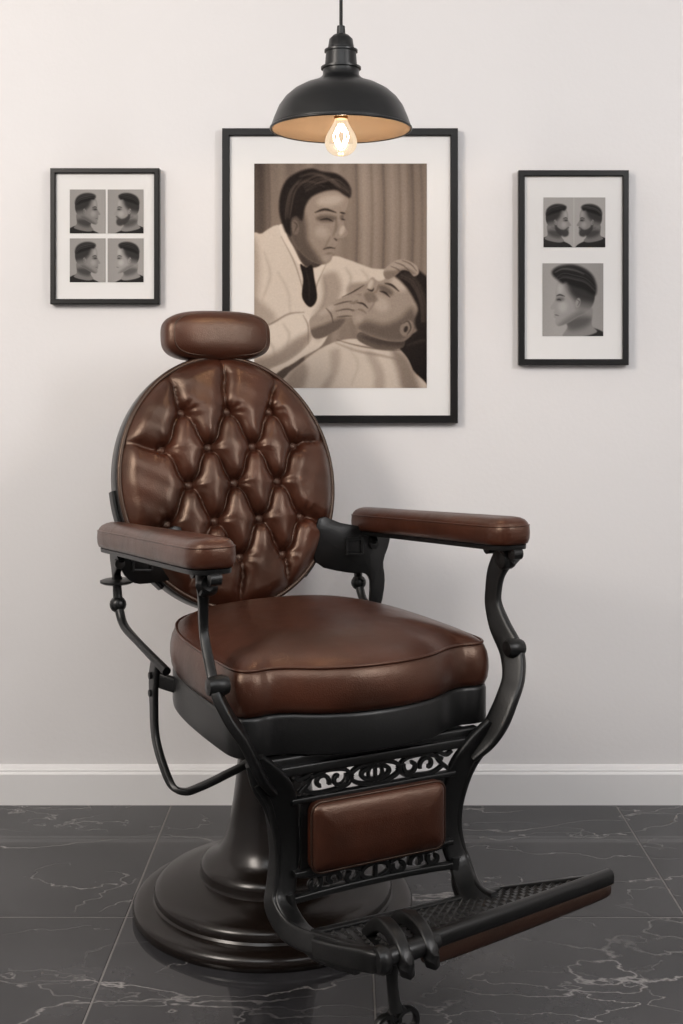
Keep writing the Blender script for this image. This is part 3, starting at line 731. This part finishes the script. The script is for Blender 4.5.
# ---- lower front frame with leather calf pad
def fr(side):
    sg=-1 if side=='right' else 1
    X=lambda h:A0+sg*h
    pts=[(.240,.402,.445),(.212,.392,.405),(.186,.382,.365),(.170,.372,.31),(.164,.370,.26),(.170,.374,.215),(.178,.385,.185),(.172,.425,.16),(.160,.475,.158),(.150,.53,.172)]
    mm=([],[])
    sweep('',[L(X(h),f,z) for h,f,z in pts],[.034,.060,.062,.050,.042,.038,.038,.042,.046,.042],[.014,.016,.016,.016,.016,.018,.020,.020,.018,.014],(1,0,.35*sg),None,None,merge=mm)
    sweep('',[L(X(h+.020),f-.008,z) for h,f,z in pts[1:]],[.012]*9,[.034]*9,(1,0,.3*sg),None,None,merge=mm)
    mobj('calf_frame_leg_'+side,mm[0],mm[1],M_black,chair,True,45)
fr('right');fr('left')
mm=([],[])
fz=.386
def bar(z,h,w=.012,t=.016,f=fz,curv=0):
    sweep('',[L(A0-h,f,z),L(A0-h*.5,f,z+curv),L(A0,f,z+curv*1.3),L(A0+h*.5,f,z+curv),L(A0+h,f,z)],w,t,(0,0,1),None,None,merge=mm)
bar(.412,.215,.018);bar(.3585,.165,.010);bar(.232,.160,.010);bar(.188,.172,.012,curv=.004)
sweep('',[L(A0-.145,fz-.004,.295),L(A0+.145,fz-.004,.295)],.13,.008,(0,0,1),None,None,merge=mm,interp=False)
mobj('calf_frame_rails',mm[0],mm[1],M_black,chair,True,45)
mm=([],[])
def orn2(P,w=.006,closed=False):
    PP=[L(A0+a,fz,z) for a,z in P]
    sweep('',PP,.010,w,(0,-1,0),None,None,merge=mm,n=5,closed=closed,seg=8)
def spiral(cx,cz,r,turn,s,start=0,w=.005):
    orn2([(cx+s*r*(1-.75*t)*math.cos(start+turn*t),cz+r*(1-.75*t)*math.sin(start+turn*t)) for t in np.linspace(0,1,14)],w)
zt=.3845
orn2([(.050*math.cos(t),zt+.019*math.sin(t)) for t in np.linspace(0,2*math.pi,17)[:-1]],.008,True)
orn2([(.028*math.cos(t),zt+.012*math.sin(t)) for t in np.linspace(0,2*math.pi,13)[:-1]],.008,True)
for x in (-.012,0,.012): orn2([(x*.6,zt-.017),(x*1.2,zt),(x*.6,zt+.017)],.0055)
for s in (-1,1):
    spiral(s*.074,zt+.001,.017,5.0,s,math.pi*.9,.0075)
    spiral(s*.108,zt-.002,.017,-4.8,s,math.pi*1.1,.0075)
    orn2([(s*.046,zt),(s*.06,zt+.014),(s*.085,zt+.018),(s*.11,zt+.016),(s*.14,zt+.004)],.007)
    orn2([(s*.046,zt),(s*.058,zt-.013),(s*.088,zt-.018),(s*.12,zt-.018),(s*.142,zt-.008)],.007)
    orn2([(s*.125,zt+.016),(s*.134,zt-.0),(s*.150,zt-.014)],.008)
    orn2([(s*.130,zt+.018),(s*.148,zt+.010),(s*.160,zt+.016)],.008)
zb=.210
orn2([(.028*math.cos(t),zb+.014*math.sin(t)) for t in np.linspace(0,2*math.pi,13)[:-1]],.009,True)
orn2([(0,zb-.016),(0,zb+.016)],.008)
for s in (-1,1):
    spiral(s*.050,zb,.016,5.0,s,math.pi*.9,.009)
    spiral(s*.086,zb+.001,.016,-5.0,s,math.pi*1.1,.009)
    spiral(s*.122,zb,.015,5.0,s,math.pi*.8,.009)
    orn2([(s*.03,zb-.010),(s*.07,zb-.018),(s*.11,zb-.014),(s*.15,zb-.018)],.008)
    orn2([(s*.03,zb+.010),(s*.068,zb+.017),(s*.104,zb+.013),(s*.15,zb+.018)],.008)
mobj('calf_frame_grille',mm[0],mm[1],M_black,chair,True,45)
rs=[]
def rrect(hw,hz,r,cz,n=8):
    out=[]
    for (sx,sz,a0) in ((1,1,0),(-1,1,90),(-1,-1,180),(1,-1,270)):
        for k in range(n+1):
            a=math.radians(a0+90*k/n);out.append((sx*(hw-r)+r*math.cos(a),cz+sz*(hz-r)+r*math.sin(a)))
    return out
for ins,f in [(0,.388),(-.001,.396),(0,.404),(.004,.410),(.010,.414),(.022,.418),(.04,.4205)]:
    rs.append([L(A0+a,f,z) for a,z in rrect(.134-ins,.061-ins,.019-min(ins,.014),.2945)])
rings_obj('calf_pad',rs,M_leather,chair,True,True,60)
tube('calf_pad_piping',[L(A0+a,.4045,z) for a,z in rrect(.134,.061,.019,.2945)],.0026,M_leather2,chair,n=1,closed=True,interp=False,seg=8)

# ---- footplate
FLc=Vector(L(-.125,.700,.228));FRc=Vector(L(.345,.640,.232));BLc=Vector(L(-.14,.485,.172));BRc=Vector(L(.27,.43,.142))
def FP(s,t,d=0):
    p=(BLc*(1-s)+BRc*s)*(1-t)+(FLc*(1-s)+FRc*s)*t
    nrm=((BRc-BLc).cross(FLc-BLc)).normalized()
    if nrm.z<0:nrm=-nrm
    return p+nrm*d
mm=([],[])
nS,nT=24,10
Vt=[];Ft=[]
for lay,d in ((0,0),(1,-.012)):
    for i in range(nS+1):
        for j in range(nT+1):Vt.append(FP(i/nS,j/nT,d))
idx=lambda l,i,j:l*(nS+1)*(nT+1)+i*(nT+1)+j
for i in range(nS):
    for j in range(nT):
        Ft.append((idx(0,i,j),idx(0,i+1,j),idx(0,i+1,j+1),idx(0,i,j+1)));Ft.append((idx(1,i,j),idx(1,i,j+1),idx(1,i+1,j+1),idx(1,i+1,j)))
for i in range(nS):
    Ft.append((idx(0,i,0),idx(1,i,0),idx(1,i+1,0),idx(0,i+1,0)));Ft.append((idx(0,i,nT),idx(0,i+1,nT),idx(1,i+1,nT),idx(1,i,nT)))
for j in range(nT):
    Ft.append((idx(0,0,j),idx(0,0,j+1),idx(1,0,j+1),idx(1,0,j)));Ft.append((idx(0,nS,j),idx(1,nS,j),idx(1,nS,j+1),idx(0,nS,j+1)))
mm[0].extend(Vt);mm[1].extend(Ft)
for i in range(22):
    for j in range(7):
        s=(i+.5+(.5 if j%2 else 0))/22.5;t=.10+.72*j/6
        if s>.985:continue
        off=len(mm[0])
        ds,dt=.014,.045
        mm[0].extend([FP(s-ds,t,0),FP(s,t-dt,0),FP(s+ds,t,0),FP(s,t+dt,0),FP(s,t,.005)])
        mm[1].extend([(off,off+1,off+4),(off+1,off+2,off+4),(off+2,off+3,off+4),(off+3,off,off+4)])
for P in ([FP(0,0),FP(1,0)],[FP(0,0),FP(0,1)],[FP(1,0),FP(1,1)],[FP(0,.93),FP(1,.93)]):
    sweep('',P,.014,.014,(0,0,1),None,None,merge=mm,interp=False)
mobj('footplate',mm[0],mm[1],M_black,chair,True,35)
P=[FP(.12,1.02,.0),FP(.5,1.03,.0),FP(1.005,1.02,0)]
sweep('footplate_nose',P,.026,.020,(0,0,1),M_black,chair,sq=.7)
dn=Vector((0,.006,-.022))
P=[FP(.17,1.0)+dn,FP(.22,1.02)+dn,FP(.6,1.03)+dn,FP(.96,1.02)+dn,FP(.99,1.0)+dn]
sweep('footplate_kick_strip',P,[.018,.038,.036,.028,.016],.022,(0,0,1),M_leather2,chair,sq=.7)
mm=([],[])
sweep('',[FP(-.03,.15,-.012),FP(-.04,.55,-.008),FP(-.03,.92,-.004),FP(.02,1.03,-.012)],[.030,.032,.034,.024],[.018,.020,.024,.020],(0,0,1),None,None,merge=mm)
for s0 in (.06,.16):
    sweep('',[FP(s0+.06,.42,.004),FP(s0+.05,.60,.022),FP(s0+.02,.82,.026),FP(s0,1.0,.012),FP(s0-.005,1.08,-.012),FP(s0+.01,1.05,-.034)],[.016,.022,.024,.026,.024,.014],.020,(0,0,1),None,None,merge=mm)
tube('',[FP(.0,1.02,-.002),FP(.1,1.04,-.002),FP(.2,1.03,-.002)],[.013,.015,.013],None,None,merge=mm)
lathe('',[(0,-.012),(.018,-.010),(.021,-.004),(.021,.004),(.018,.010),(0,.012)],None,None,center=tuple(FP(-.01,1.0,-.004)),seg=24,axis='x',merge=mm)
tube('',[FP(.06,.9,-.01),FP(.06,.88,-.05),FP(.07,.86,-.09)],[.012,.009,.010],None,None,merge=mm)
def hg(s,d): return FP(s,.86,-.01)+Vector((0,0,d))
for (cs,cd,r,tn,sg) in [(.04,-.115,.026,5.5,1),(.14,-.115,.026,5.5,-1),(.09,-.10,.018,6,1)]:
    P=[hg(cs+sg*r*2.0*(1-.7*t)*math.cos(.5+tn*t),cd+r*(1-.7*t)*math.sin(.5+tn*t)) for t in np.linspace(0,1,14)]
    sweep('',P,.012,.008,(0,-1,0),None,None,merge=mm,n=4,seg=8)
sweep('',[hg(-.04,-.142),hg(.09,-.148),hg(.22,-.142)],.014,.012,(0,-1,0),None,None,merge=mm)
mobj('footrest_bracket',mm[0],mm[1],M_black,chair,True,45)
mm=([],[])
for sg in (-1,1):
    X_=lambda h:A0+sg*h
    sweep('',[L(X_(.17),.385,.20),L(X_(.165),.40,.15),L(X_(.16),.47,.135),L(X_(.15),.60,.165)],.022,.014,(0,0,1),None,None,merge=mm)
    sweep('',[L(X_(.03),.05,.425),L(X_(.10),.22,.425),L(X_(.20),.37,.42)],.035,.02,(1,0,0),None,None,merge=mm)
sweep('',[L(A0-.22,.375,.425),L(A0+.22,.375,.425)],.02,.02,(0,0,1),None,None,merge=mm,interp=False)
sweep('',[L(-.1,0,.43),L(.16,0,.43)],.22,.03,(0,-1,0),None,None,merge=mm,interp=False)
mobj('under_seat_carrier',mm[0],mm[1],M_black,chair,True,45)
mm=([],[])
for sg in (-1,1):
    X_=lambda h:A0+sg*h
    sweep('',[L(X_(.272),-.03,.522),L(X_(.276),-.032,.49),L(X_(.278),-.026,.44),L(X_(.280),-.010,.38),L(X_(.278),.03,.335),L(X_(.272),.07,.305),L(X_(.255),.09,.297),L(X_(.23),.092,.300),L(X_(.18),.10,.318),L(X_(.12),.105,.345),L(X_(.09),.10,.40),L(X_(.09),.10,.435)],
        [.040,.040,.030,.026,.024,.024,.022,.022,.022,.022,.02,.02],[.014,.012,.012,.012,.012,.012,.012,.012,.012,.012,.012,.012],(0,-1,.1),None,None,merge=mm)
    for z in (.495,.46): lathe('',[(0,-.008),(.007,-.007),(.007,.007),(0,.008)],None,None,center=L(X_(.280),-.03,z),seg=16,axis='x',merge=mm)
    sweep('',[L(X_(.276),-.03,.49),L(X_(.262),-.01,.485),L(X_(.24),.02,.48)],.03,.012,(0,0,1),None,None,merge=mm)
mobj('recline_linkage',mm[0],mm[1],M_black,chair,True,45)

# ------------------------------------------------------------------ lights
def area(name,loc,target,sx,sy,e,col):
    l=bpy.data.lights.new(name,'AREA');l.shape='RECTANGLE';l.size=sx;l.size_y=sy;l.energy=e;l.color=col
    o=bpy.data.objects.new(name,l);o.location=loc
    o.rotation_euler=(Vector(target)-Vector(loc)).to_track_quat('-Z','Y').to_euler();scn.collection.objects.link(o);return o
area('softbox_left',(-1.9,.6,2.3),(-.2,2.7,.9),.7,1.2,54,(1,.92,.84))
area('softbox_right',(2.0,.5,2.2),(0.2,2.7,.8),.4,1.0,28,(1,.98,.98))
area('overhead_fill',(0,.4,2.7),(0,1.6,0),2.2,1.6,42,(.96,.98,1))  # added area fill under the ceiling, out of view, for even room light
w=bpy.data.worlds.new('World');scn.world=w;w.use_nodes=True
w.node_tree.nodes['Background'].inputs[0].default_value=(.9,.92,1,1);w.node_tree.nodes['Background'].inputs[1].default_value=.3

# ------------------------------------------------------------------ camera
cd=bpy.data.cameras.new('Camera');cam=bpy.data.objects.new('Camera',cd);scn.collection.objects.link(cam)
cam.location=(0,0,1.1);cam.rotation_euler=(math.radians(90),0,0)
cd.sensor_fit='VERTICAL';cd.sensor_height=36;cd.lens=1185/1024*36
cd.shift_y=-140/1024;cd.shift_x=-4.5/1024
scn.camera=cam
